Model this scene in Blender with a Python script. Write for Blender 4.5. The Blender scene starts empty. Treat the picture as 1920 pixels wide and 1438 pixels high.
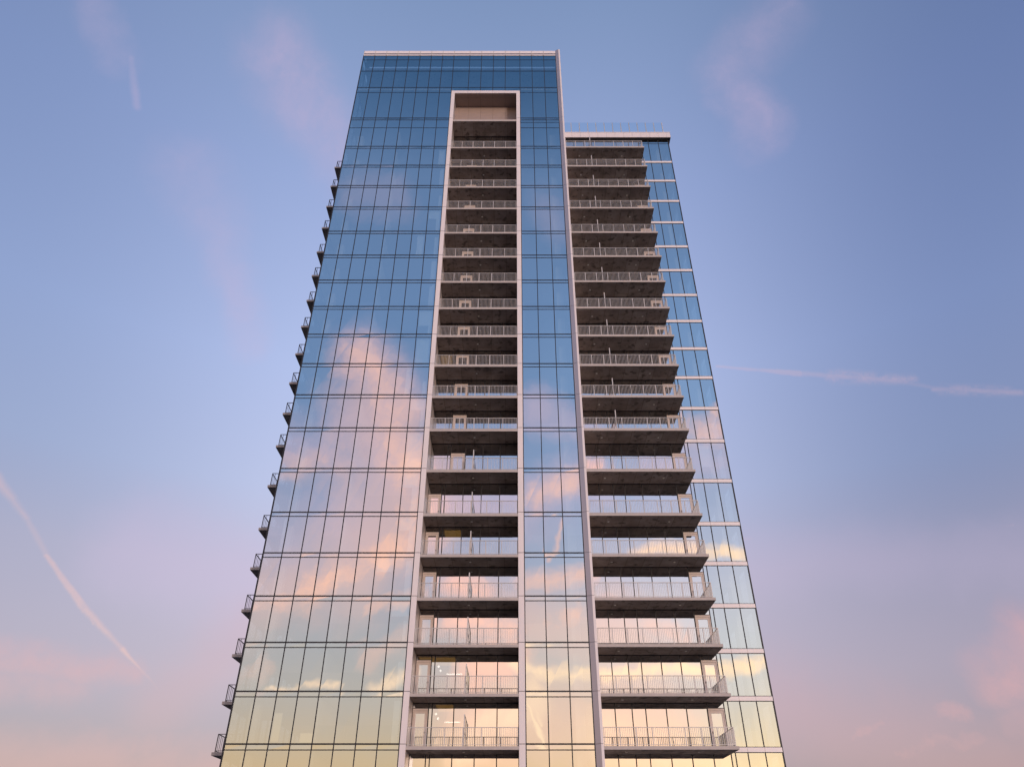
import bpy, math, random
from mathutils import Vector
random.seed(11)
sc = bpy.context.scene
COL = sc.collection
R = math.radians
CZ = 1.6                      # eye height; every height below is given from the eye, then lifted by CZ
PITCH = 34.2
FPX = 1357.0                  # focal length in pixels of the 1920 wide photograph


def lin(r, g, b):
    def c(v):
        v /= 255.0
        return v / 12.92 if v <= 0.04045 else ((v + 0.055) / 1.055) ** 2.4
    return (c(r), c(g), c(b))


# ------------------------------------------------------------------ materials
def new_mat(name):
    m = bpy.data.materials.new(name)
    m.use_nodes = True
    nt = m.node_tree
    nt.nodes.clear()
    out = nt.nodes.new('ShaderNodeOutputMaterial')
    return m, nt, out


def mix_col(nt, fac, a, b, blend='MIX'):
    n = nt.nodes.new('ShaderNodeMix')
    n.data_type = 'RGBA'
    n.blend_type = blend
    for sock, v in ((n.inputs[0], fac), (n.inputs[6], a), (n.inputs[7], b)):
        if hasattr(v, 'is_output'):
            nt.links.new(v, sock)
        elif isinstance(v, (int, float)):
            sock.default_value = v
        else:
            sock.default_value = (*v, 1.0)
    return n.outputs[2]


def painted(name, col, rough=0.45, metal=0.0, var=0.06, scale=1.5, streak=True, bump=0.0):
    m, nt, out = new_mat(name)
    b = nt.nodes.new('ShaderNodeBsdfPrincipled')
    tc = nt.nodes.new('ShaderNodeTexCoord')
    mp = nt.nodes.new('ShaderNodeMapping')
    mp.inputs['Scale'].default_value = (scale * 3, scale * 3, scale * (0.35 if streak else 3))
    no = nt.nodes.new('ShaderNodeTexNoise')
    no.inputs['Scale'].default_value = 1.0
    no.inputs['Detail'].default_value = 6
    nt.links.new(tc.outputs['Object'], mp.inputs[0])
    nt.links.new(mp.outputs[0], no.inputs['Vector'])
    lo = tuple(max(0, c * (1 - var * 2)) for c in col)
    hi = tuple(min(1, c * (1 + var)) for c in col)
    nt.links.new(mix_col(nt, no.outputs[0], lo, hi), b.inputs['Base Color'])
    b.inputs['Roughness'].default_value = rough
    b.inputs['Metallic'].default_value = metal
    if bump:
        bp = nt.nodes.new('ShaderNodeBump')
        bp.inputs['Strength'].default_value = bump
        bp.inputs['Distance'].default_value = 0.02
        nt.links.new(no.outputs[0], bp.inputs['Height'])
        nt.links.new(bp.outputs[0], b.inputs['Normal'])
    nt.links.new(b.outputs[0], out.inputs[0])
    return m


def concrete(name, a, bcol):
    m, nt, out = new_mat(name)
    b = nt.nodes.new('ShaderNodeBsdfPrincipled')
    ge = nt.nodes.new('ShaderNodeNewGeometry')
    n1 = nt.nodes.new('ShaderNodeTexNoise')
    n1.inputs['Scale'].default_value = 0.9
    n1.inputs['Detail'].default_value = 9
    n1.inputs['Roughness'].default_value = 0.65
    nt.links.new(ge.outputs['Position'], n1.inputs['Vector'])
    r1 = nt.nodes.new('ShaderNodeMapRange')
    r1.inputs[1].default_value = 0.32
    r1.inputs[2].default_value = 0.68
    nt.links.new(n1.outputs[0], r1.inputs[0])
    base = mix_col(nt, r1.outputs[0], a, bcol)
    # formwork sheet joints, about 1.2 x 2.4 m
    mp = nt.nodes.new('ShaderNodeMapping')
    mp.inputs['Rotation'].default_value = (0, 0, R(90))
    mp.inputs['Location'].default_value = (0.3, 0.6, 0)
    nt.links.new(ge.outputs['Position'], mp.inputs[0])
    br = nt.nodes.new('ShaderNodeTexBrick')
    br.inputs['Scale'].default_value = 1.0
    br.inputs['Brick Width'].default_value = 2.4
    br.inputs['Row Height'].default_value = 1.22
    br.inputs['Mortar Size'].default_value = 0.022
    br.inputs['Color1'].default_value = (1, 1, 1, 1)
    br.inputs['Color2'].default_value = (0.72, 0.69, 0.67, 1)
    br.inputs['Mortar'].default_value = (0.45, 0.42, 0.40, 1)
    nt.links.new(mp.outputs[0], br.inputs['Vector'])
    c2 = mix_col(nt, 0.8, base, br.outputs['Color'], 'MULTIPLY')
    # dark damp blotches
    n2 = nt.nodes.new('ShaderNodeTexNoise')
    n2.inputs['Scale'].default_value = 2.1
    n2.inputs['Detail'].default_value = 5
    nt.links.new(ge.outputs['Position'], n2.inputs['Vector'])
    r2 = nt.nodes.new('ShaderNodeMapRange')
    r2.inputs[1].default_value = 0.56
    r2.inputs[2].default_value = 0.66
    nt.links.new(n2.outputs[0], r2.inputs[0])
    c3 = mix_col(nt, r2.outputs[0], c2, tuple(v * 0.55 for v in a))
    nt.links.new(c3, b.inputs['Base Color'])
    b.inputs['Roughness'].default_value = 0.85
    nt.links.new(b.outputs[0], out.inputs[0])
    return m


def glass(name, refl=0.55, tint=(0.92, 1.0, 1.0), trans=(0.50, 0.57, 0.58), wav=0.0015):
    m, nt, out = new_mat(name)
    gl = nt.nodes.new('ShaderNodeBsdfGlossy')
    gl.inputs['Color'].default_value = (*tint, 1)
    gl.inputs['Roughness'].default_value = 0.0
    g0 = nt.nodes.new('ShaderNodeNewGeometry')
    sn = nt.nodes.new('ShaderNodeVectorMath')
    sn.operation = 'SNAP'
    sn.inputs[1].default_value = (1.3075, 50.0, 3.05)
    of = nt.nodes.new('ShaderNodeVectorMath')
    of.operation = 'ADD'
    of.inputs[1].default_value = (17.28 + 13.075, 0, 0)
    nt.links.new(g0.outputs['Position'], of.inputs[0])
    nt.links.new(of.outputs[0], sn.inputs[0])
    wn = nt.nodes.new('ShaderNodeTexWhiteNoise')
    wn.noise_dimensions = '3D'
    nt.links.new(sn.outputs[0], wn.inputs['Vector'])
    nt.links.new(mix_col(nt, wn.outputs['Value'], tuple(c * f for c, f in zip(tint, (0.955, 0.965, 0.97))), tint), gl.inputs['Color'])
    tr = nt.nodes.new('ShaderNodeBsdfTransparent')
    tr.inputs['Color'].default_value = (*trans, 1)
    mx = nt.nodes.new('ShaderNodeMixShader')
    lw = nt.nodes.new('ShaderNodeLayerWeight')
    lw.inputs['Blend'].default_value = 0.5
    pw = nt.nodes.new('ShaderNodeMath')
    pw.operation = 'POWER'
    pw.inputs[1].default_value = 5.0
    nt.links.new(lw.outputs['Facing'], pw.inputs[0])
    ad = nt.nodes.new('ShaderNodeMath')
    ad.operation = 'MULTIPLY_ADD'
    ad.inputs[1].default_value = 1 - refl
    ad.inputs[2].default_value = refl
    nt.links.new(pw.outputs[0], ad.inputs[0])
    nt.links.new(ad.outputs[0], mx.inputs[0])
    nt.links.new(tr.outputs[0], mx.inputs[1])
    nt.links.new(gl.outputs[0], mx.inputs[2])
    ge = nt.nodes.new('ShaderNodeNewGeometry')
    no = nt.nodes.new('ShaderNodeTexNoise')
    no.inputs['Scale'].default_value = 1.1
    no.inputs['Detail'].default_value = 1
    nt.links.new(ge.outputs['Position'], no.inputs['Vector'])
    bp = nt.nodes.new('ShaderNodeBump')
    bp.inputs['Strength'].default_value = 1.0
    bp.inputs['Distance'].default_value = wav
    nt.links.new(no.outputs[0], bp.inputs['Height'])
    nt.links.new(bp.outputs[0], gl.inputs['Normal'])
    nt.links.new(mx.outputs[0], out.inputs[0])
    return m


def emit(name, col, s):
    m, nt, out = new_mat(name)
    e = nt.nodes.new('ShaderNodeEmission')
    e.inputs[0].default_value = (*col, 1)
    e.inputs[1].default_value = s
    nt.links.new(e.outputs[0], out.inputs[0])
    return m


M = dict(
    glass=glass('reflective_glass'),
    glass_balcony=glass('balcony_glass', 0.62, (1.0, 1.0, 0.98), (0.25, 0.26, 0.25), 0.0012),
    glass_rail=glass('rail_glass', 0.26, (0.92, 1.0, 1.0), (0.92, 0.975, 1.0), 0.0004),
    glass_frost=glass('screen_glass', 0.2, (0.9, 0.95, 0.95), (0.62, 0.66, 0.64), 0.0003),
    mull=painted('dark_anodised_metal', (0.009, 0.009, 0.012), 0.6, 0.0),
    white=painted('pale_metal_panel', (0.73, 0.665, 0.655), 0.42, 0.0, 0.05, 0.8),
    band=painted('pale_spandrel_metal', (0.78, 0.71, 0.70), 0.42, 0.0, 0.04, 0.8),
    fin=painted('grey_metal_panel', (0.42, 0.375, 0.39), 0.40, 0.4, 0.05, 0.8),
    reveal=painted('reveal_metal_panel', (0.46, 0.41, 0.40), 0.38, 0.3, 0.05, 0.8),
    soffit=painted('tan_soffit_panel', (0.34, 0.265, 0.235), 0.6, 0.0, 0.06, 0.7, False),
    rail=painted('painted_rail_metal', (0.52, 0.49, 0.465), 0.45, 0.1),
    rail_dark=painted('bronze_rail_metal', (0.10, 0.09, 0.095), 0.45, 0.3),
    door=painted('pale_door_frame', (0.56, 0.48, 0.44), 0.45, 0.0),
    conc=concrete('cast_concrete', (0.225, 0.182, 0.166), (0.40, 0.340, 0.312)),
    edge=painted('slab_edge_face', (0.46, 0.405, 0.375), 0.7, 0, 0.10, 1.2, False),  # slab edge faces, a paler tone than the cast concrete
    room=painted('plaster', (0.62, 0.58, 0.52), 0.9, 0, 0.03),
    blind=painted('blind_fabric', (0.78, 0.80, 0.80), 0.9, 0, 0.03),
    core=painted('dark_core_wall', (0.10, 0.095, 0.09), 0.9, 0, 0.05),
    joint=painted('joint_seal', (0.06, 0.05, 0.05), 0.8),
    warm=emit('warm_ceiling_glow', (1.0, 0.50, 0.10), 0.95),
    glow=emit('warm_wall_glow', (1.0, 0.72, 0.42), 0.38),
    lampw=emit('white_lamp', (1.0, 0.93, 0.85), 5.0),
    lens=painted('downlight_lens', (0.75, 0.72, 0.68), 0.4),
    ground=painted('paving_asphalt', (0.105, 0.092, 0.085), 0.9, 0, 0.15, 0.05, False),
    plaza=painted('plaza_paving', (0.125, 0.11, 0.10), 0.85, 0, 0.10, 0.3, False),
)


# ------------------------------------------------------------------ mesh helpers
class MB:
    def __init__(self):
        self.v, self.f, self.mi, self.mats = [], [], [], []

    def _m(self, m):
        if m not in self.mats:
            self.mats.append(m)
        return self.mats.index(m)

    def box(self, x0, x1, y0, y1, z0, z1, m):
        i = len(self.v)
        for z in (z0, z1):
            self.v += [(x0, y0, z), (x1, y0, z), (x1, y1, z), (x0, y1, z)]
        k = self._m(m)
        for q in ((3, 2, 1, 0), (4, 5, 6, 7), (0, 1, 5, 4), (1, 2, 6, 5), (2, 3, 7, 6), (3, 0, 4, 7)):
            self.f.append([i + a for a in q])
            self.mi.append(k)

    def quad(self, pts, m):
        i = len(self.v)
        self.v += [tuple(p) for p in pts]
        self.f.append(list(range(i, i + len(pts))))
        self.mi.append(self._m(m))

    def prism(self, poly, z0, z1, m, mside=None):
        """vertical prism over an xy polygon (counter clockwise)"""
        i, n = len(self.v), len(poly)
        self.v += [(x, y, z0) for x, y in poly] + [(x, y, z1) for x, y in poly]
        k = self._m(m)
        self.f.append([i + a for a in reversed(range(n))])
        self.mi.append(k)
        self.f.append([i + n + a for a in range(n)])
        self.mi.append(k)
        for a in range(n):
            b = (a + 1) % n
            self.f.append([i + a, i + b, i + n + b, i + n + a])
            self.mi.append(k if not mside or a not in mside else self._m(mside[a]))

    def disc(self, x, y, z, r, h, m, n=14):
        self.prism([(x + r * math.cos(2 * math.pi * a / n), y + r * math.sin(2 * math.pi * a / n)) for a in range(n)], z - h, z, m)

    def build(self, name, parent=None, bevel=0.0):
        me = bpy.data.meshes.new(name)
        me.from_pydata(self.v, [], self.f)
        for m in self.mats:
            me.materials.append(M[m])
        me.polygons.foreach_set('material_index', self.mi)
        me.update()
        o = bpy.data.objects.new(name, me)
        COL.objects.link(o)
        o.parent = parent
        return o


def empty(name, loc, parent=None, label=None, cat=None, group=None):
    o = bpy.data.objects.new(name, None)
    o.empty_display_size = 0.5
    COL.objects.link(o)
    o.parent = parent
    o.location = loc
    if label:
        o['label'] = label
        o['category'] = cat
    if group:
        o['group'] = group
    return o


def copy_child(src, parent):
    c = src.copy()
    COL.objects.link(c)
    c.parent = parent
    return c


# ------------------------------------------------------------------ dimensions (metres)
YF = 48.0                                  # main glass plane
YR = 49.95                                 # recessed glass plane
BOLD = [6.53, 9.49, 12.45, 15.46, 18.47, 21.5, 25.0, 28.5, 31.54, 34.58, 37.62, 40.66, 43.7, 46.75, 49.82,
        53.1, 56.16, 59.2, 62.15]          # floor lines
TOP = 78.4
XL, XFL, XFLI, XFRI, XFR, XP = -17.28, -6.82, -6.42, 0.36, 0.78, 4.90
XC0, XC1 = 5.26, 5.42                      # fin corner, fin end
COLS_L = [XL + (XFL - XL) * k / 8 for k in range(9)]
COLS_P = [XFR, 2.15, 3.53, XP]
COLS_TOP = [-6.82, -4.98, -3.62, -2.25, -0.88, 0.78]
GROUND = -CZ

tower = empty('apartment_tower', (0, YF, 0), None,
              'tall blue mirror-glass apartment tower with stacked concrete balconies, seen from below at sunset', 'building')
tower['group'] = 'towers'
del tower['group']


def part(name, mb, parent=tower, off=(0, -YF, CZ)):
    """meshes are authored in metres from the eye; parent sits at the tower base"""
    o = mb.build(name, parent)
    o.location = off
    return o


# ---- curtain wall window units ------------------------------------------------
def jit(a=0.003):
    return random.uniform(-a, a)


def pane(mb, x0, x1, z0, z1, y, m='glass'):
    # slightly out-of-plane corners: each lite catches its own bit of sky
    mb.quad([(x0, y + jit(), z0), (x1, y + jit(), z0), (x1, y + jit(), z1), (x0, y + jit(), z1)], m)


units = []                                  # (weight, list of panes)
low_lines = [GROUND + 4.0]
lines = low_lines + BOLD
for cols in (COLS_L, COLS_P):
    for c in range(len(cols) - 1):
        x0, x1 = cols[c], cols[c + 1]
        for k in range(len(lines) - 1):
            z0, z1 = lines[k], lines[k + 1]
            units.append((x0, x1, YF, [(z0, z1 - 0.32), (z1 - 0.32, z1)]))
        units.append((x0, x1, YF, [(GROUND, lines[0])]))
        units.append((x0, x1, YF, [(62.15, 65.2), (65.2, 66.52), (66.52, 66.84)]))
        units.append((x0, x1, YF, [(66.84, 71.38), (71.38, 72.3)]))
        units.append((x0, x1, YF, [(72.3, 75.4)]))
        units.append((x0, x1, YF, [(75.4, 77.62), (77.62, TOP)]))
for c in range(5):
    x0, x1 = COLS_TOP[c], COLS_TOP[c + 1]
    units.append((x0, x1, YF, [(71.68, 72.3)]))
    units.append((x0, x1, YF, [(72.3, 75.4)]))
    units.append((x0, x1, YF, [(75.4, 77.62), (77.62, TOP)]))
COLS_W = [13.77, 14.55, 15.63, 16.72]
wl = [GROUND + 4.0] + BOLD
for c in range(3):
    x0, x1 = COLS_W[c], COLS_W[c + 1]
    for k in range(len(wl) - 1):
        units.append((x0, x1, YR, [(wl[k] + 0.10, wl[k + 1] - 0.22)]))
    units.append((x0, x1, YR, [(62.25, 65.1), (65.1, 65.75)]))


def seen(u):
    x0, x1, y, zz = u
    z0, z1 = zz[0][0], zz[-1][1]
    z = (z0 + z1) / 2
    cp, sp = math.cos(R(PITCH)), math.sin(R(PITCH))
    w = y * cp + z * sp
    v = (max(z0, 5.3) * cp - y * sp) / w, (z1 * cp - y * sp) / w
    if z1 < 5.4:
        return -1
    return (x1 - x0) / w * max(0, v[1] - v[0])


units.sort(key=seen, reverse=True)
rest = MB()
for i, (x0, x1, y, zz) in enumerate(units):
    if i < 100:
        mb = MB()
        for z0, z1 in zz:
            pane(mb, x0, x1, z0, z1, y)
        part('window', mb)
    else:
        for z0, z1 in zz:
            pane(rest, x0, x1, z0, z1, y)
ro = part('window', rest)
ro['kind'] = 'stuff'

# ---- mullions (one full-height profile each) and transoms -----------------------
YM = YF - 0.022
for x in COLS_L:
    mb = MB()
    w = 0.032 if x > XL + 0.1 else 0.05
    mb.box(x - w, x + w, YM, YF + 0.12, GROUND, TOP + 0.02, 'mull')
    part('mullion', mb)
for x in COLS_P:
    mb = MB()
    mb.box(x - 0.032, x + 0.032, YM, YF + 0.12, GROUND, TOP + 0.02, 'mull')
    part('mullion', mb)
for x in COLS_TOP[1:-1]:
    mb = MB()
    mb.box(x - 0.032, x + 0.032, YM, YF + 0.12, 71.69, TOP + 0.02, 'mull')
    part('mullion', mb)
YT = YF - 0.018


def transom(xa, xb, z, h, y=YT, d=0.1):
    mb = MB()
    mb.box(xa, xb, y, y + d, z - h / 2, z + h / 2, 'mull')
    part('transom', mb)


for z in low_lines + BOLD + [66.84]:
    for a, b in ((XL, XFL), (XFR, XP)):
        transom(a + 0.03, b - 0.03, z, 0.088)
        transom(a + 0.03, b - 0.03, z - 0.32, 0.056)
for a, b in ((XL, XFL), (XFR, XP)):
    transom(a + 0.03, b - 0.03, 65.2, 0.035)
    transom(a + 0.03, b - 0.03, 71.38, 0.035)
transom(XFR + 0.03, XP - 0.03, 66.1, 0.035)
for z, h in ((72.3, 0.07), (75.4, 0.07), (77.62, 0.035), (TOP, 0.05)):
    transom(XL + 0.03, XP - 0.03, z, h)

# ---- white portal frame round the balcony recess, panels with joints -------------
JN = 0.018
plines = [GROUND] + low_lines + BOLD + [66.84, 71.24]


def stile(xa, xb, name='portal_frame'):
    mb = MB()
    for k in range(len(plines) - 1):
        z0, z1 = plines[k] + JN, plines[k + 1] - JN
        if k == len(plines) - 2:
            z1 = 71.24
        mb.box(xa + 0.03, xb, YF - 0.035, YF + 0.10, z0, z1, 'white')
    mb.box(xa + 0.05, xb - 0.02, YF, YF + 0.09, GROUND, 71.2, 'joint')
    part(name, mb)


stile(XFL, XFLI)
stile(XFRI - 0.03, XFR - 0.03)
mb = MB()
xs = [XFL + 0.03] + COLS_TOP[1:-1] + [XFR - 0.03]
for a, b in zip(xs[:-1], xs[1:]):
    mb.box(a + 0.006, b - 0.006, YF - 0.035, YF + 0.10, 71.242, 71.68, 'white')
mb.box(xs[0] + 0.05, xs[-1] - 0.05, YF, YF + 0.09, 71.26, 71.66, 'joint')
part('portal_frame', mb)

# reveals, soffit and louvred wall of the recess
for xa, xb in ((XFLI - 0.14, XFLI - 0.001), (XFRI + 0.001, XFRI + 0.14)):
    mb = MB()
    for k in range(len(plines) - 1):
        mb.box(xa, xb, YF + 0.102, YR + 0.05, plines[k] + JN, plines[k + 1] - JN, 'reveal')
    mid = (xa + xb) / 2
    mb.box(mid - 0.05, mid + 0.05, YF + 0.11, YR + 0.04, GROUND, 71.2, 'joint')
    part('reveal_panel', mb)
mb = MB()
xs = [XFLI - 0.1] + COLS_TOP[1:-1] + [XFRI + 0.1]
for a, b in zip(xs[:-1], xs[1:]):
    for y0, y1 in ((YF + 0.105, 48.55), (48.56, 50.2)):
        mb.box(a + 0.008, b - 0.008, y0, y1 - 0.008, 71.245, 71.32, 'soffit')
mb.box(xs[0], xs[-1], YF + 0.105, 50.2, 71.27, 71.36, 'joint')
part('soffit', mb)
mb = MB()
for a, b in zip(xs[:-1], xs[1:]):
    z = 66.65
    while z < 71.2:
        mb.box(a + 0.008, b - 0.008, 49.74, 49.8, z + 0.006, min(z + 0.30, 71.24), 'soffit')
        z += 0.30
mb.box(xs[0], xs[-1], 49.76, 49.9, 66.6, 71.24, 'joint')
part('louvre_wall', mb)
mb = MB()
mb.box(XFLI, XFRI, YF + 0.02, YR + 0.2, 66.30, 66.56, 'conc')
mb.box(XFLI, XFRI, YF - 0.01, YF + 0.02, 66.30, 66.58, 'edge')
part('terrace_slab', mb)

# ---- splayed corner fin -----------------------------------------------------------
mb = MB()
flines = [GROUND] + low_lines + BOLD + [66.84, 72.3, 75.4, 79.5]
poly = [(XP + 0.03, YF + 0.02), (XP + 0.03, YF - 0.03), (XC0, YF - 0.16), (XC1, YF - 0.16), (XC1, YR + 0.3), (XP + 0.03, YR + 0.3)]
for k in range(len(flines) - 1):
    mb.prism(poly, flines[k] + 0.011, flines[k + 1] - 0.011, 'fin', {2: 'white', 1: 'fin', 3: 'white'})
inner = [(XP + 0.06, YF + 0.05), (XP + 0.06, YF), (XC0, YF - 0.10), (XC1 - 0.04, YF - 0.10), (XC1 - 0.04, YR + 0.2), (XP + 0.06, YR + 0.2)]
mb.prism(inner, GROUND, 79.4, 'joint')
part('corner_fin', mb)

# ---- parapet: rail on brackets above the glass, roof, side and rear walls -----------
mb = MB()
mb.box(XL - 0.02, XP, YF - 0.04, YF + 0.16, 78.86, 79.36, 'band')
for x in COLS_L + COLS_TOP[1:-1] + COLS_P[:-1]:
    mb.box(x - 0.03, x + 0.03, YF - 0.06, YF + 0.18, 78.44, 79.40, 'rail')
part('parapet_rail', mb)
mb = MB()
mb.box(XL + 0.02, XP, YF - 0.005, YF + 0.4, 78.47, 78.70, 'white')
part('parapet_coping', mb)
YB = 72.0
mb = MB()
mb.box(XL + 0.25, XC1 - 0.1, YF + 0.6, YB - 0.1, 76.6, 76.9, 'conc')
mb.box(XL + 4, XP - 4, 58, 66, 76.9, 79.0, 'core')
part('roof', mb)
mb = MB()
mb.box(XL + 0.3, XP - 0.05, YF + 0.3, YF + 0.42, 76.9, 78.42, 'core')  # unseen dark backing, added so no sky shows through the top panes
mb.box(XL + 0.3, XL + 0.42, YF + 0.43, YB - 0.2, 76.9, 78.42, 'core')
part('parapet_backing', mb)
mb = MB()
ys = [YF + (YB - YF) * k / 16 for k in range(17)]
zl = [GROUND] + low_lines + BOLD + [66.84, 72.3, TOP]
for k in range(len(zl) - 1):
    for j in range(16):
        mb.quad([(XL, ys[j + 1] + 0, zl[k]), (XL, ys[j], zl[k]), (XL, ys[j], zl[k + 1]), (XL, ys[j + 1], zl[k + 1])], 'glass')
for y in ys[1:]:
    mb.box(XL - 0.02, XL + 0.1, y - 0.028, y + 0.028, GROUND, TOP, 'mull')
for z in zl[1:]:
    mb.box(XL - 0.016, XL + 0.08, YF + 0.13, YB, z - 0.04, z + 0.04, 'mull')
part('side_glazing', mb)
mb = MB()
mb.box(XL, 16.7, YB, YB + 0.2, GROUND, 66.9, 'core')
mb.box(XL, XC1, YB + 0.01, YB + 0.19, 66.9, TOP, 'core')
mb.box(XC1 - 0.12, XC1 - 0.02, YR + 0.31, YB, 66.9, TOP, 'white')
part('rear_wall', mb)

# ---- right wing: spandrel bands, mullions, cornice, glass roof rail -------------------
for z in [GROUND + 4.0] + BOLD:
    mb = MB()
    xs = [13.52] + COLS_W[1:]
    for a, b in zip(xs[:-1], xs[1:]):
        mb.box(a + 0.007, b - 0.007, YR - 0.04, YR + 0.06, z - 0.19, z + 0.075, 'band')
    mb.box(13.53, 16.70, YR - 0.02, YR + 0.05, z - 0.235, z + 0.115, 'mull')
    part('spandrel_band', mb)
for x in COLS_W + [13.50]:
    mb = MB()
    w = 0.032 if x < 16.7 else 0.05
    mb.box(x - w, x + w, YR - 0.024, YR + 0.1, GROUND, 65.74, 'mull')
    part('mullion', mb)
mb = MB()
mb.box(13.53, 16.7, YR - 0.018, YR + 0.08, 65.08, 65.12, 'mull')
part('transom', mb)
mb = MB()
x = XC1 + 0.02
while x < 16.95:
    x2 = min(x + 0.93, 17.0)
    mb.box(x + 0.006, x2 - 0.006, YR - 0.33, YR - 0.28, 65.78, 66.58, 'white')
    x += 0.93
mb.box(XC1 + 0.02, 16.98, YR - 0.30, YR + 0.4, 65.76, 66.56, 'joint')
mb.box(XC1 + 0.02, 17.02, YR - 0.35, YR + 0.45, 66.583, 66.65, 'white')
mb.box(16.985, 17.0, YR - 0.33, YB, 65.78, 66.58, 'white')
mb.box(XC1 + 0.02, 16.98, YR + 0.4, YB, 66.3, 66.5, 'conc')
part('cornice', mb)
rr = empty('roof_railing', (0, 0, 0), tower)
mb = MB()
YG = 50.9
px0 = [6.21 + 0.885 * k for k in range(12)]
for x in px0:
    mb.box(x * YG / 48.6 - 0.045, x * YG / 48.6 + 0.045, YG - 0.02, YG + 0.06, 66.5, 70.02, 'rail')
part('post', mb, rr)
mb = MB()
xs = [5.5] + [x * YG / 48.6 for x in px0]
for a, b in zip(xs[:-1], xs[1:]):
    pane(mb, a + 0.02, b - 0.02, 66.5, 70.0, YG - 0.035, 'glass_rail')
part('glass_panel', mb, rr)
mb = MB()
for k in range(len(zl) - 3):
    for j in range(2, 16):
        mb.quad([(16.72, ys[j], zl[k]), (16.72, ys[j + 1], zl[k]), (16.72, ys[j + 1], min(zl[k + 1], 65.75)), (16.72, ys[j], min(zl[k + 1], 65.75))], 'glass')
for y in ys[3:]:
    mb.box(16.66, 16.74, y - 0.028, y + 0.028, GROUND, 65.7, 'mull')
mb.box(16.71, 16.73, YR, ys[2], GROUND, 65.75, 'mull')
part('side_glazing', mb)

# ------------------------------------------------------------------ balconies
def rail_run(mb, p, q, z, bay, m, gap=0.112):
    """railing from p to q (xy) standing on z: posts, top and bottom rail, balusters"""
    (x0, y0), (x1, y1) = p, q
    L = math.hypot(x1 - x0, y1 - y0)
    ux, uy = (x1 - x0) / L, (y1 - y0) / L
    along_x = abs(ux) > 0.5

    def b(s, w, d, za, zb):
        cx, cy = x0 + ux * s, y0 + uy * s
        if along_x:
            mb.box(cx - w, cx + w, cy - d, cy + d, za, zb, m)
        else:
            mb.box(cx - d, cx + d, cy - w, cy + w, za, zb, m)
    b(L / 2, L / 2, 0.026, z + 1.025, z + 1.062)
    b(L / 2, L / 2, 0.016, z + 0.075, z + 0.105)
    n = max(1, round(L / bay))
    for k in range(n + 1):
        b(min(max(L * k / n, 0.024), L - 0.024), 0.022, 0.025, z, z + 1.024)
    nb = int(L / gap)
    for k in range(1, nb):
        s = L * k / nb
        b(s, 0.0105, 0.010, z + 0.1, z + 1.03)


def divider_mesh(x, z, y0, y1, lean):
    mb = MB()
    mb.box(x - 0.035, x + 0.035, y0, y0 + 0.06, z, z + 1.80, 'rail')
    mb.box(x - 0.02, x + 0.02, y1 - 0.05, y1, z, z + 1.80, 'rail_dark')
    mb.box(x - 0.02, x + 0.02, y0 + 0.06, y1 - 0.05, z + 1.74, z + 1.80, 'rail_dark')
    mb.box(x - 0.02, x + 0.02, y0 + 0.06, y1 - 0.05, z + 0.80, z + 0.84, 'rail_dark')
    mb.box(x - 0.02, x + 0.02, y0 + 0.06, y1 - 0.05, z + 0.06, z + 0.10, 'rail_dark')
    mb.box(x - 0.006, x + 0.006, y0 + 0.06, y1 - 0.05, z + 0.10, z + 1.74, 'glass_frost')
    return mb


def door_mesh(x0, x1, z, y, flip):
    """glazed balcony door: outer frame, leaf with wide stiles, pane, lever handle"""
    mb = MB()
    h = 2.42
    a, b = x0 + 0.035, x1 - 0.035
    mb.box(a, a + 0.06, y - 0.05, y + 0.05, z, z + h, 'door')
    mb.box(b - 0.06, b, y - 0.05, y + 0.05, z, z + h, 'door')
    mb.box(a + 0.06, b - 0.06, y - 0.05, y + 0.05, z + h - 0.12, z + h, 'door')
    c, d = a + 0.068, b - 0.068
    t = z + h - 0.128
    mb.box(c, c + 0.12, y - 0.03, y + 0.03, z + 0.02, t, 'door')
    mb.box(d - 0.12, d, y - 0.03, y + 0.03, z + 0.02, t, 'door')
    mb.box(c + 0.12, d - 0.12, y - 0.03, y + 0.03, t - 0.15, t, 'door')
    mb.box(c + 0.12, d - 0.12, y - 0.03, y + 0.03, z + 0.02, z + 0.27, 'door')
    mb.quad([(c + 0.12, y, z + 0.27), (d - 0.12, y, z + 0.27), (d - 0.12, y, t - 0.15), (c + 0.12, y, t - 0.15)], 'glass_balcony')
    hx = c + 0.06 if flip else d - 0.06
    mb.box(hx - 0.015, hx + 0.015, y - 0.05, y - 0.03, z + 0.95, z + 1.13, 'rail_dark')
    mb.box(hx - 0.06, hx + 0.06, y - 0.085, y - 0.065, z + 1.03, z + 1.05, 'rail_dark')
    mb.box(hx - 0.01, hx + 0.01, y - 0.066, y - 0.05, z + 1.03, z + 1.05, 'rail_dark')
    mb.box(a, b, y - 0.02, y + 0.02, z + h + 0.002, z + h + 0.05, 'mull')
    return mb


def glazing_mesh(cols, door, z0, z1):
    """floor-high glass behind a balcony with its dark framing; gap under the door head is left to the door"""
    mb = MB()
    for a, b in zip(cols[:-1], cols[1:]):
        if door and abs(a - door[0]) < 0.01:
            pane(mb, a, b, z0 + 2.45, z1, YR, 'glass_balcony')
        else:
            pane(mb, a, b, z0, z1, YR, 'glass_balcony')
    for x in cols:
        mb.box(x - 0.032, x + 0.032, YR - 0.025, YR + 0.08, z0, z1 - 0.05, 'mull')
    mb.box(cols[0], cols[-1], YR - 0.03, YR + 0.09, z1 - 0.05, z1, 'mull')
    return mb


ceil = [b - 0.31 for b in BOLD[1:]] + [66.30]
C_LOW = [-6.42, -5.40, -5.16, -3.78, -2.40, -1.02, 0.36]
C_UP = [-6.42, -5.11, -4.88, -3.73, -2.35, -1.00, 0.36]
W_COLS = [XC1, 6.51, 7.60, 8.47, 9.79, 11.08, 12.40, 13.50]
XE = 13.50

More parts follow.
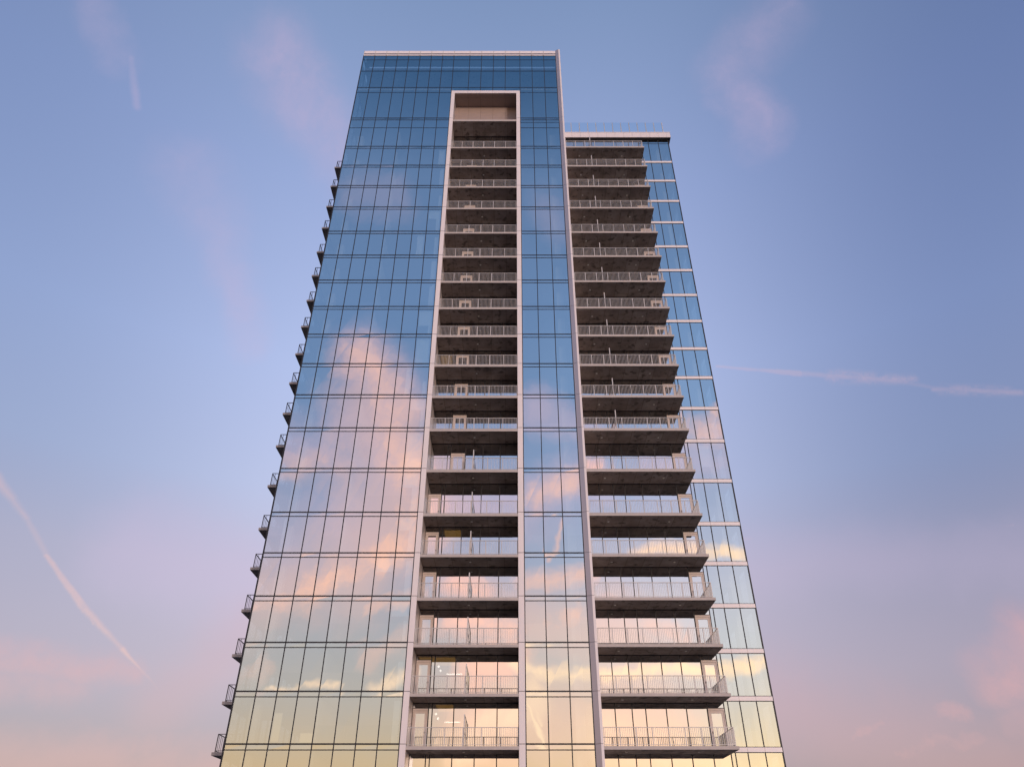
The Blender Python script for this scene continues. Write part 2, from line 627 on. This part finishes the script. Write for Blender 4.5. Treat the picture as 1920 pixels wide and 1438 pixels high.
# shared pieces: slab (with fascia), railing, dividers, downlight
SL = {}
mb = MB()
mb.box(XFLI + 0.002, XFRI - 0.002, YF + 0.012, YR - 0.03, -0.31, -0.12, 'conc')
mb.box(XFLI + 0.002, XFRI - 0.002, YF - 0.012, YF + 0.012, -0.31, -0.118, 'edge')
SL['c_slab'] = mb
mb = MB()
rail_run(mb, (XFLI + 0.04, YF + 0.10), (XFRI - 0.04, YF + 0.10), -0.12, 1.13, 'rail')
SL['c_rail'] = mb
mb = MB()
YW = YF - 0.10
mb.box(XC1 + 0.004, XE - 0.02, YW + 0.02, YR - 0.03, -0.31, -0.12, 'conc')
mb.box(XC1 + 0.004, XE, YW, YW + 0.02, -0.31, -0.118, 'edge')
mb.box(XE - 0.02, XE, YW + 0.02, YR - 0.045, -0.31, -0.118, 'edge')
SL['w_slab'] = mb
mb = MB()
rail_run(mb, (XC1 + 0.05, YW + 0.13), (XE - 0.14, YW + 0.13), -0.12, 1.0, 'rail')
rail_run(mb, (XE - 0.14, YW + 0.16), (XE - 0.14, YR - 0.06), -0.12, 1.0, 'rail')
SL['w_rail'] = mb
mb = MB()
YS, XS = 50.5, -18.9
mb.box(XS + 0.02, XL - 0.02, YS + 0.02, YS + 6.0, -0.31, -0.12, 'conc')
mb.box(XS, XL - 0.02, YS, YS + 0.02, -0.31, -0.118, 'edge')
mb.box(XS, XS + 0.02, YS + 0.02, YS + 6.0, -0.31, -0.118, 'edge')
SL['s_slab'] = mb
mb = MB()
rail_run(mb, (XS + 0.14, YS + 0.13), (XL - 0.05, YS + 0.13), -0.12, 1.4, 'rail_dark', 0.22)
rail_run(mb, (XS + 0.14, YS + 0.16), (XS + 0.14, YS + 5.9), -0.12, 1.4, 'rail_dark', 0.30)
SL['s_rail'] = mb
SL['c_div'] = divider_mesh(-2.98, -0.12, YF + 0.17, YR - 0.10, 0)
SL['w_div'] = divider_mesh(8.0, -0.12, YF + 0.10, YR - 0.10, 0)
mb = MB()
mb.disc(-3.0, 48.95, -0.311, 0.075, 0.025, 'lens')
SL['c_lamp'] = mb
mb = MB()
mb.disc(6.9, 48.95, -0.311, 0.075, 0.025, 'lens')
mb.disc(11.3, 48.95, -0.311, 0.075, 0.025, 'lens')
SL['w_lamp'] = mb
proto = {}


def shared(key, name, parent):
    if key in proto:
        o = copy_child(proto[key], parent)
    else:
        o = SL[key].build(name, parent)
        proto[key] = o
    o.location = (0, -YF, 0)
    return o


for i, z in enumerate(BOLD):
    # middle recess
    b = empty('balcony', (0, 0, z + CZ), tower)
    shared('c_slab', 'slab', b)
    shared('c_rail', 'railing', b)
    shared('c_lamp', 'downlight', b)
    low = i < 6
    cols = C_LOW if low else C_UP
    door = (cols[0], cols[1]) if low else (cols[2], cols[3])
    o = glazing_mesh(cols, door, -0.12, ceil[i] - z).build('glazing', b)
    o.location = (0, -YF, 0)
    o = door_mesh(door[0], door[1], -0.12, YR - 0.01, False).build('door', b)
    o.location = (0, -YF, 0)
    if i < 7:
        shared('c_div', 'divider', b)
    # right wing
    b = empty('balcony', (0, 0, z + CZ), tower)
    shared('w_slab', 'slab', b)
    shared('w_rail', 'railing', b)
    shared('w_lamp', 'downlight', b)
    top = (65.75 if i == 18 else BOLD[i + 1] - 0.31) - z
    door = (W_COLS[6], W_COLS[7])
    mb = glazing_mesh(W_COLS, door, -0.12, top)
    pane(mb, 13.53, 13.74, 0.10, (65.75 if i == 18 else BOLD[i + 1] - 0.22) - z, YR, 'glass')
    o = mb.build('glazing', b)
    o.location = (0, -YF, 0)
    o = door_mesh(door[0], door[1], -0.12, YR - 0.01, True).build('door', b)
    o.location = (0, -YF, 0)
    if i >= 7:
        shared('w_div', 'divider', b)
    # left flank
    b = empty('balcony', (0, 0, z + CZ), tower)
    shared('s_slab', 'slab', b)
    shared('s_rail', 'railing', b)
# glass below the first balconies
for cols in (C_LOW, W_COLS):
    mb = MB()
    for a, bb in zip(cols[:-1], cols[1:]):
        pane(mb, a, bb, GROUND + 4.0, BOLD[0] - 0.31, YR, 'glass_balcony')
        pane(mb, a, bb, GROUND, GROUND + 3.9, YR, 'glass_balcony')
    if cols is W_COLS:
        pane(mb, 13.53, 13.74, GROUND, BOLD[0] - 0.22, YR, 'glass')
    for x in cols:
        mb.box(x - 0.032, x + 0.032, YR - 0.025, YR + 0.08, GROUND, BOLD[0] - 0.33, 'mull')
    mb.box(cols[0], cols[-1], YR - 0.035, YR + 0.09, GROUND + 3.9, GROUND + 4.0, 'mull')
    part('storefront', mb)

# ------------------------------------------------------------------ interior seen through the glass
for z in [GROUND + 4.0] + BOLD + [66.84, 72.3]:
    mb = MB()
    mb.box(XL + 0.12, XFLI - 0.15, YF + 0.14, 71.8, z - 0.31, z - 0.05, 'room')
    mb.box(XFLI - 0.15, XFRI + 0.15, YR + 0.12, 71.8, z - 0.31, z - 0.05, 'room')
    mb.box(XFRI + 0.15, XP, YF + 0.14, 71.8, z - 0.31, z - 0.05, 'room')
    if z < 66:
        mb.box(XC1, 16.6, YR + 0.12, 71.8, z - 0.31, z - 0.05, 'room')
    part('floor_slab', mb)
mb = MB()
mb.box(-13.0, 1.2, 56.5, 66, GROUND, 76.5, 'core')
mb.box(1.2, 14.5, 57.5, 66, GROUND, 65.7, 'core')
part('core_wall', mb)
for x in (XFLI - 0.28, XFRI + 0.28):
    mb = MB()
    mb.box(x - 0.08, x + 0.08, YF + 0.35, 56.4, GROUND, 71.0, 'room')
    part('partition_wall', mb)
for x in (XL + 5.25, 1.0 + 8.0):
    mb = MB()
    y0 = YF + 0.4 if x < 0 else YR + 0.4
    mb.box(x - 0.07, x + 0.07, y0, 57, GROUND, 65, 'room')
    part('partition_wall', mb)
for x, y in ((-16.3, 49.6), (4.2, 49.4), (15.9, 51.4)):
    mb = MB()
    mb.box(x - 0.3, x + 0.3, y - 0.3, y + 0.3, GROUND, 65.5, 'room')
    part('column', mb)
rnd = random.Random(5)
for i, z in enumerate(BOLD[:-1]):
    h = BOLD[i + 1] - 0.36 - z
    for a, bb, y in ((-8.05, -6.98, YF + 0.22), (-9.35, -8.3, YF + 0.22), (-17.15, -16.1, YF + 0.22), (14.65, 15.55, YR + 0.2)):
        if rnd.random() < (0.5 if a > -9 and a < 0 else 0.16):
            mb = MB()
            d = rnd.choice((0.35, 0.6, 0.97))
            if rnd.random() < 0.5:
                mb.box(a, bb, y, y + 0.02, z + h * (1 - d), z + h, 'blind')
            else:
                mb.box(bb - (bb - a) * d * 0.6, bb, y, y + 0.02, z, z + h, 'blind')
            part('window_blind', mb)

for i, z in enumerate(BOLD[:-1]):
    h = BOLD[i + 1] - 0.36 - z
    mb = MB()
    w = rnd.uniform(0.22, 0.42)
    mb.box(-6.99 - w, -6.99, YF + 0.26, YF + 0.29, z, z + h * rnd.choice((0.55, 0.7, 0.95, 0.95)), 'blind')
    part('window_blind', mb)

# lit rooms: warm ceiling panels behind the middle balconies, seen under the balcony soffit
for i, (a, bb) in ((0, (-5.0, -3.9)), (1, (-6.3, -3.9)), (4, (-5.1, -3.9)), (9, (-6.3, -5.3))):
    mb = MB()
    z = ceil[i] + CZ
    mb.box(a, bb, 50.5, 52.6, z - 0.06, z - 0.02, 'warm')
    mb.box(a - 0.03, bb + 0.03, 50.47, 52.63, z - 0.02, z - 0.004, 'rail')
    o = mb.build('ceiling_light')
    cx = sum(v[0] for v in mb.v) / len(mb.v)
    lab = {0: 'amber ceiling light panel behind the glass of the lowest middle balcony',
           1: 'wide amber ceiling light panel behind the second lowest middle balcony',
           4: 'amber ceiling light panel behind the fifth middle balcony from the bottom',
           9: 'amber ceiling light panel left of the door on the tenth middle balcony from the bottom'}[i]
    o['label'] = lab
    o['category'] = 'ceiling light'
    o['group'] = 'lit ceiling panels inside the flats'
for nm, a, bb, z0, z1, lab in (('glow_panel', -13.25, -12.35, 6.85, 7.35, 'warm glowing panel standing in for a lit patch of kitchen, low and wide, behind the lowest left windows'),
                              ('glow_panel', -15.05, -14.6, 6.9, 8.5, 'dim tall warm panel standing in for a lit strip behind the second window of the lowest left row')):
    mb = MB()
    mb.box(a, bb, 49.6, 49.64, z0 + CZ, z1 + CZ, 'glow')  # glowing panel added in place of a lit patch of the room
    mb.box(a - 0.04, bb + 0.04, 49.64, 49.70, z0 + CZ - 0.04, z1 + CZ + 0.04, 'rail')
    o = mb.build(nm)
    o['label'] = lab
    o['category'] = 'wall light'
words = {0: 'lowest', 1: 'second lowest'}
for i in (0, 1):
    z0 = BOLD[i] + CZ
    zc = ceil[i] + CZ
    t = empty('linear_lamp', (-3.95, 51.2, zc), None,
              'slim white linear lamp glowing inside the flat behind the %s middle balcony' % words[i], 'lamp', 'white linear lamps')
    mb = MB()
    mb.box(-0.52, 0.52, -0.03, 0.03, -0.96, -0.91, 'lampw')
    mb.build('tube', t)
    mb = MB()
    for x in (-0.45, 0.45):
        mb.box(x - 0.008, x + 0.008, -0.008, 0.008, -0.91, 0, 'mull')
    mb.build('suspension', t)
    t = empty('pendant_lamp', (-5.03, 51.2, zc), None,
              'pair of small glowing globe pendants beside the door of the %s middle balcony' % words[i], 'lamp', 'globe pendant lamps')
    for dx, dz in ((0.0, -0.45), (0.14, -0.72)):
        mb = MB()
        for k in range(6):
            t0, t1 = math.pi * k / 6, math.pi * (k + 1) / 6
            for q in range(10):
                a0, a1 = 2 * math.pi * q / 10, 2 * math.pi * (q + 1) / 10
                P = lambda th, ph: (dx + 0.075 * math.sin(th) * math.cos(ph), 0.075 * math.sin(th) * math.sin(ph), dz + 0.075 * math.cos(th))
                mb.quad([P(t0, a0), P(t1, a0), P(t1, a1), P(t0, a1)], 'lampw')
        mb.build('globe', t)
        mb = MB()
        mb.box(dx - 0.005, dx + 0.005, -0.005, 0.005, dz + 0.075, 0, 'mull')
        mb.build('cord', t)

# ------------------------------------------------------------------ ground
mb = MB()
mb.quad([(-3000, -3000, 0), (3000, -3000, 0), (3000, 3000, 0), (-3000, 3000, 0)], 'ground')
o = mb.build('ground')
o['kind'] = 'structure'
mb = MB()
mb.box(-40, 40, 20, 90, -0.1, 0.12, 'plaza')
o = mb.build('pavement')
o['kind'] = 'structure'

# ------------------------------------------------------------------ sky
world = bpy.data.worlds.new('World')
sc.world = world
world.use_nodes = True
nt = world.node_tree
nt.nodes.clear()
L = nt.links.new
SUN_EL, SUN_AZ = 4.0, 32.0          # sun low behind the camera, to its right


def nd(t):
    return nt.nodes.new(t)


def math_(op, a, b=None, c=None, clamp=False):
    n = nd('ShaderNodeMath')
    n.operation = op
    n.use_clamp = clamp
    for s, v in zip(n.inputs, (a, b, c)):
        if v is None:
            continue
        if hasattr(v, 'is_output'):
            L(v, s)
        else:
            s.default_value = v
    return n.outputs[0]


def vmath(op, a, b=None, out=0):
    n = nd('ShaderNodeVectorMath')
    n.operation = op
    for s, v in zip(n.inputs, (a, b)):
        if v is None:
            continue
        if hasattr(v, 'is_output'):
            L(v, s)
        else:
            s.default_value = v
    return n.outputs[out]


def vscale(a, k):
    n = nd('ShaderNodeVectorMath')
    n.operation = 'SCALE'
    L(a, n.inputs[0])
    if hasattr(k, 'is_output'):
        L(k, n.inputs['Scale'])
    else:
        n.inputs['Scale'].default_value = k
    return n.outputs[0]


def smooth(v, a, b, lo=0.0, hi=1.0):
    n = nd('ShaderNodeMapRange')
    n.interpolation_type = 'SMOOTHSTEP'
    L(v, n.inputs[0])
    n.inputs[1].default_value = a
    n.inputs[2].default_value = b
    n.inputs[3].default_value = lo
    n.inputs[4].default_value = hi
    return n.outputs[0]


def ramp(fac, stops):
    n = nd('ShaderNodeValToRGB')
    L(fac, n.inputs[0])
    e = n.color_ramp.elements
    while len(e) < len(stops):
        e.new(0.5)
    for el, (p, c) in zip(e, stops):
        el.position = p
        el.color = (*c, 1)
    return n.outputs[0]


tc = nd('ShaderNodeTexCoord')
D = tc.outputs['Generated']
sep = nd('ShaderNodeSeparateXYZ')
L(D, sep.inputs[0])
dx, dy, dz = sep.outputs


def noise(vec, scale, detail, rough=0.55, dist=0.0):
    n = nd('ShaderNodeTexNoise')
    L(vec, n.inputs['Vector'])
    n.inputs['Scale'].default_value = scale
    n.inputs['Detail'].default_value = detail
    n.inputs['Roughness'].default_value = rough
    n.inputs['Distortion'].default_value = dist
    return n


wa = vscale(vmath('SUBTRACT', noise(D, 6.0, 2).outputs[1], (0.5, 0.5, 0.5)), 0.07)
wb = vscale(vmath('SUBTRACT', noise(D, 26.0, 6, 0.62).outputs[1], (0.5, 0.5, 0.5)), 0.036)
D1 = vmath('ADD', vmath('ADD', D, wa), wb)                   # billowing clouds
D2 = vmath('ADD', D, vscale(wb, 0.16))                         # contrails, nearly straight
D3 = vmath('ADD', D, vscale(wb, 0.42))                         # puffed-up old contrails
tex = noise(vmath('MULTIPLY', D1, (1.0, 1.0, 0.7)), 26.0, 7, 0.66).outputs[0]
tex_soft = smooth(tex, 0.22, 0.78, 0.42, 1.0)
tex_wisp = smooth(noise(D, 75.0, 6, 0.7).outputs[0], 0.34, 0.66, 0.10, 1.0)
tex_hard = smooth(noise(vmath('MULTIPLY', D1, (1.0, 1.0, 0.35)), 95.0, 3, 0.6).outputs[0], 0.28, 0.62, 0.68, 1.0)


def pix(x, y, side):
    """direction of photo pixel; side -1 = what that pixel mirrors in the facade"""
    a = (x - 962.0) / FPX
    b = (719.0 - y) / FPX
    cp, sp = math.cos(R(PITCH)), math.sin(R(PITCH))
    v = Vector((a, cp - b * sp, sp + b * cp)).normalized()
    return Vector((v.x, side * v.y, v.z))


last_mask, group_open = [], [False]


def stroke(src, side, p, q, r, k, r0=0.0, t=None, r2=None):
    """soft stroke of cloud between two sky directions"""
    a, b = pix(*p, side), pix(*q, side)
    ab = b - a
    # each stroke waits for the one before (a billionth of its mask), which keeps the shader's working memory small
    if last_mask:
        n = nd('ShaderNodeVectorMath')
        n.operation = 'MULTIPLY_ADD'
        L(last_mask[-1], n.inputs[0])
        n.inputs[1].default_value = (1e-9, 1e-9, 1e-9)
        L(src, n.inputs[2])
        src = n.outputs[0]
    tt = math_('SUBTRACT', vmath('DOT_PRODUCT', src, tuple(ab / ab.length_squared), 1), a.dot(ab) / ab.length_squared, None, True)
    n = nd('ShaderNodeVectorMath')
    n.operation = 'MULTIPLY_ADD'
    L(tt, n.inputs[0])
    n.inputs[1].default_value = ab
    n.inputs[2].default_value = a
    dist = vmath('DISTANCE', src, n.outputs[0], 1)
    if r2 is not None:                       # radius r at p, r2 at q
        dist = math_('MULTIPLY_ADD', tt, r - r2, dist)
    m = smooth(dist, r, r0, 0.0, k)
    if t is not None:
        m = math_('MULTIPLY', m, t)
    last_mask.append(math_('MAXIMUM', m, last_mask[-1]) if group_open[0] else m)
    group_open[0] = True
    return last_mask[-1]


def merge(ms):
    group_open[0] = False
    return ms[-1]


def tint(c):
    """sky radiance that shows as photo colour c after the glass has mirrored it"""
    l = lin(*c)
    return (l[0] / 0.506, l[1] / 0.55, l[2] / 0.55)


front = ramp(dz, [
    (0.0, lin(128, 104, 124)), (0.10, lin(158, 138, 155)), (0.20, lin(184, 165, 184)), (0.32, lin(195, 183, 206)),
    (0.42, lin(186, 191, 224)), (0.56, lin(175, 187, 228)), (0.74, lin(149, 165, 210)), (0.88, lin(122, 143, 184)), (1.0, lin(95, 114, 155))])
back = ramp(dz, [
    (0.0, tint((206, 156, 110))), (0.11, tint((190, 163, 132))), (0.18, tint((175, 164, 156))), (0.25, tint((162, 161, 166))),
    (0.33, tint((147, 154, 177))), (0.42, tint((132, 146, 179))), (0.52, tint((104, 132, 173))), (0.63, tint((95, 125, 168))),
    (0.765, tint((89, 117, 158))), (0.80, tint((68, 100, 142))), (0.84, tint((46, 80, 120))), (1.0, tint((40, 70, 110)))])
# lens vignetting and deeper side sky put into the sky colour, weaker low down
clear = smooth(dz, 0.08, 0.42, 0.30, 1.0)
sideR = math_('MULTIPLY', smooth(dx, 0.08, 0.56), clear)
sideL = math_('MULTIPLY', smooth(dx, -0.20, -0.62), clear)
front = mix_col(nt, sideR, front, mix_col(nt, 1.0, front, (0.42, 0.48, 0.59), 'MULTIPLY'))
front = mix_col(nt, sideL, front, mix_col(nt, 1.0, front, (0.56, 0.62, 0.70), 'MULTIPLY'))
glowR = math_('MULTIPLY', smooth(dx, -0.15, 0.15), smooth(dz, 0.45, 0.12))
back = mix_col(nt, glowR, back, mix_col(nt, 1.0, back, (1.25, 1.24, 1.23), 'MULTIPLY'))
glowW = math_('MULTIPLY', smooth(dx, -0.04, 0.20), math_('MULTIPLY', smooth(dz, 0.76, 0.56), smooth(dz, 0.14, 0.30)))
back = mix_col(nt, glowW, back, mix_col(nt, 1.0, back, (1.24, 1.22, 1.18), 'MULTIPLY'))
coolW = math_('MULTIPLY', smooth(dx, 0.10, 0.26), smooth(dz, 0.34, 0.20))
back = mix_col(nt, coolW, back, mix_col(nt, 1.0, back, (0.86, 0.97, 1.10), 'MULTIPLY'))

# --- clouds before the camera (behind the tower)
S = lambda *a, **k: stroke(D1, 1, *a, **k)
C = lambda *a, **k: stroke(D2, 1, *a, **k)
pink_f = merge([
    S((520, 110), (650, 290), 0.075, 0.50, t=tex_soft), S((350, 310), (400, 420), 0.06, 0.24, t=tex_soft),
    S((400, 420), (455, 640), 0.045, 0.34, t=tex_soft), S((1470, 10), (1380, 130), 0.06, 0.30, t=tex_soft),
    S((1380, 130), (1420, 240), 0.05, 0.42, t=tex_soft), S((1350, 180), (1360, 210), 0.025, 0.3, t=tex_soft),
    S((160, 0), (215, 110), 0.03, 0.26, t=tex_soft), C((245, 110), (257, 200), 0.007, 0.35, t=tex_soft),
    S((1390, 1060), (1900, 1040), 0.07, 0.20), S((250, 1020), (470, 1080), 0.09, 0.40)])
front = mix_col(nt, pink_f, front, lin(194, 172, 202))
rose_f = merge([
    S((-20, 1222), (240, 1258), 0.032, 0.60, t=tex_soft), S((-20, 1265), (130, 1290), 0.03, 0.40, t=tex_soft),
    S((1930, 1195), (1880, 1275), 0.05, 0.70, t=tex_soft), S((1600, 1368), (1700, 1345), 0.014, 0.55, t=tex_soft),
    S((1700, 1345), (1785, 1318), 0.016, 0.60, t=tex_soft), S((1690, 1400), (1800, 1362), 0.020, 0.60, t=tex_soft),
    S((1800, 1390), (1930, 1340), 0.05, 0.45, t=tex_soft), S((150, 1395), (420, 1425), 0.032, 0.45, t=tex_soft),
    S((-20, 1420), (420, 1445), 0.05, 0.45), S((1440, 1345), (1930, 1440), 0.09, 0.32), S((470, 1180), (300, 1330), 0.07, 0.25)])
front = mix_col(nt, rose_f, front, lin(208, 154, 160))
trail_f = merge([
    C((-20, 878), (52, 972), 0.0095, 0.46, t=tex_soft, r2=0.006), C((52, 972), (90, 1046), 0.005, 0.16),
    C((86, 1040), (160, 1142), 0.0040, 0.52, t=tex_soft, r2=0.0062), C((160, 1142), (230, 1216), 0.0062, 0.62, t=tex_soft, r2=0.0045),
    C((230, 1216), (268, 1258), 0.0045, 0.60, r2=0.002), C((266, 1256), (300, 1296), 0.003, 0.16, r2=0.001),
    C((148, 1120), (176, 1168), 0.003, 0.45, t=tex_soft)])
front = mix_col(nt, trail_f, front, lin(226, 178, 172))
trail_f = merge([
    C((1345, 687), (1500, 700), 0.003, 0.26, r2=0.005),
    C((1490, 699), (1700, 716), 0.0055, 0.36, t=tex_soft), C((1560, 706), (1710, 712), 0.0125, 0.34, t=tex_wisp, r2=0.010),
    C((1690, 717), (1775, 729), 0.004, 0.10), C((1750, 729), (1915, 736), 0.0055, 0.30, t=tex_soft),
    C((1765, 730), (1890, 734), 0.010, 0.26, t=tex_wisp), C((1380, 1011), (1900, 985), 0.004, 0.22, r2=0.002)])
front = mix_col(nt, trail_f, front, lin(212, 174, 186))

# --- clouds behind the camera, mirrored in the glass
B = lambda *a, **k: stroke(D1, -1, *a, **k)
T = lambda *a, **k: stroke(D2, -1, *a, **k)
F = lambda *a, **k: stroke(D3, -1, *a, **k)
mauve_b = merge([
    B((640, 375), (760, 360), 0.035, 0.20), B((1010, 395), (1050, 430), 0.04, 0.22), B((1000, 775), (1080, 800), 0.045, 0.65),
    B((690, 655), (740, 760), 0.06, 0.75, t=tex_soft), B((560, 830), (640, 850), 0.07, 0.55, t=tex_soft),
    B((660, 800), (740, 860), 0.08, 0.65, t=tex_soft), B((500, 1030), (640, 960), 0.09, 0.55, t=tex_soft),
    B((1240, 880), (1390, 830), 0.06, 0.75, t=tex_soft), B((985, 960), (1100, 900), 0.06, 0.9, t=tex_soft),
    B((820, 960), (960, 950), 0.05, 0.75, t=tex_soft)])
back = mix_col(nt, mauve_b, back, tint((190, 170, 190)))
peach_b = merge([
    B((690, 680), (730, 770), 0.060, 0.72, t=tex_soft), B((735, 770), (750, 890), 0.062, 0.75, t=tex_soft),
    B((665, 820), (650, 910), 0.045, 0.45, t=tex_soft), B((560, 875), (610, 870), 0.030, 0.50, t=tex_soft),
    B((775, 880), (765, 1000), 0.065, 1.1, t=tex_soft), B((765, 1000), (640, 1065), 0.062, 1.1, t=tex_soft),
    B((640, 1065), (540, 1120), 0.045, 1.05, t=tex_soft), B((540, 1120), (460, 1138), 0.032, 0.9, t=tex_soft),
    B((770, 900), (660, 1060), 0.11, 0.50), B((700, 760), (750, 900), 0.09, 0.38), B((620, 1080), (480, 1120), 0.075, 0.40),
    F((985, 1092), (1110, 1078), 0.024, 0.7, t=tex_hard),
    B((690, 1130), (775, 1112), 0.020, 0.85, t=tex_soft), B((1110, 890), (1010, 940), 0.03, 0.85, t=tex_soft),
    B((1400, 725), (1345, 775), 0.022, 0.9, t=tex_hard), B((1300, 800), (1420, 800), 0.034, 0.8, t=tex_soft),
    T((1046, 975), (1030, 1045), 0.006, 0.5), B((830, 1090), (910, 1125), 0.034, 1.0, t=tex_soft),
    B((850, 1180), (960, 1200), 0.042, 1.0, t=tex_soft), B((985, 1185), (1110, 1150), 0.028, 0.9, t=tex_soft),
    B((690, 1230), (770, 1190), 0.03, 0.5, t=tex_soft), B((450, 1262), (490, 1240), 0.02, 0.5, t=tex_soft),
    B((1140, 1150), (1290, 1180), 0.03, 0.6, t=tex_soft), B((880, 1290), (970, 1250), 0.05, 1.1, t=tex_soft),
    B((960, 1180), (1180, 1190), 0.085, 0.42), B((900, 1360), (1230, 1370), 0.10, 0.50), B((1000, 1290), (1080, 1420), 0.04, 0.4, t=tex_soft)])
back = mix_col(nt, peach_b, back, tint((246, 190, 166)))
puff_b = merge([
    F((1190, 1040), (1225, 1026), 0.014, 0.9, t=tex_hard),
    F((1225, 1026), (1300, 1034), 0.018, 0.95, t=tex_hard), F((1300, 1034), (1420, 1036), 0.016, 0.95, t=tex_hard),
    F((960, 1240), (1010, 1268), 0.014, 0.9, t=tex_hard), F((1010, 1268), (1110, 1264), 0.015, 1.0, t=tex_hard),
    F((1110, 1264), (1190, 1258), 0.014, 1.0, t=tex_hard), F((1190, 1258), (1250, 1250), 0.017, 1.0, t=tex_hard),
    F((1250, 1250), (1340, 1260), 0.014, 1.0, t=tex_hard), F((1340, 1260), (1460, 1238), 0.015, 1.0, t=tex_hard),
    F((500, 1290), (570, 1292), 0.007, 0.7, t=tex_hard), F((570, 1291), (640, 1288), 0.007, 0.7, t=tex_hard),
    F((700, 1290), (775, 1262), 0.014, 0.8, t=tex_hard), B((860, 1400), (1000, 1330), 0.045, 0.8, t=tex_soft),
    B((1130, 1380), (1300, 1410), 0.045, 0.5, t=tex_soft), B((1300, 1440), (1440, 1430), 0.03, 0.5, t=tex_soft),
    T((988, 1318), (1016, 1385), 0.006, 0.9), T((1016, 1385), (1034, 1440), 0.005, 0.8), T((1003, 1318), (1016, 1362), 0.0045, 0.6)])
back = mix_col(nt, puff_b, back, tint((250, 214, 178)))

sky = mix_col(nt, smooth(dy, -0.22, 0.22), back, front)
bg = nd('ShaderNodeBackground')
L(sky, bg.inputs[0])
bg.inputs[1].default_value = 1.0
st = nd('ShaderNodeTexSky')
st.sky_type = 'NISHITA'
st.sun_disc = False
st.sun_elevation = R(SUN_EL)
st.sun_rotation = R(180 - SUN_AZ)
bg2 = nd('ShaderNodeBackground')
L(st.outputs[0], bg2.inputs[0])
bg2.inputs[1].default_value = 0.05
ads = nd('ShaderNodeAddShader')
L(bg.outputs[0], ads.inputs[0])
L(bg2.outputs[0], ads.inputs[1])
wo = nd('ShaderNodeOutputWorld')
L(ads.outputs[0], wo.inputs[0])

# ------------------------------------------------------------------ sun
sd = bpy.data.lights.new('sun', 'SUN')
sd.energy = 1.75
sd.angle = R(10)
sd.color = (1.0, 0.80, 0.73)
so = bpy.data.objects.new('sun', sd)
COL.objects.link(so)
el, az = R(SUN_EL), R(SUN_AZ)
to_sun = Vector((math.cos(el) * math.sin(az), -math.cos(el) * math.cos(az), math.sin(el)))
so.rotation_euler = to_sun.to_track_quat('Z', 'Y').to_euler()
so.location = to_sun * 100

# ------------------------------------------------------------------ camera
cd = bpy.data.cameras.new('camera')
cd.sensor_fit = 'HORIZONTAL'
cd.sensor_width = 36.0
cd.lens = 36.0 * FPX / 1920.0
cd.shift_x = -2.0 / 1920.0
cd.clip_end = 6000
co = bpy.data.objects.new('camera', cd)
COL.objects.link(co)
co.location = (0, 0, CZ)
co.rotation_euler = (R(90 + PITCH), 0, 0)
sc.camera = co

sc.view_settings.view_transform = 'Standard'
sc.view_settings.look = 'None'
sc.view_settings.exposure = 0.0
sc.view_settings.gamma = 1.0
sc.render.engine = 'CYCLES'
sc.cycles.max_bounces = 10
sc.cycles.transparent_max_bounces = 16
sc.cycles.glossy_bounces = 5
sc.cycles.diffuse_bounces = 3
sc.cycles.sample_clamp_indirect = 4.0
sc.cycles.use_denoising = True
sc.cycles.denoiser = 'OPENIMAGEDENOISE'
sc.cycles.denoising_input_passes = 'RGB_ALBEDO_NORMAL'
sc.cycles.denoising_prefilter = 'ACCURATE'
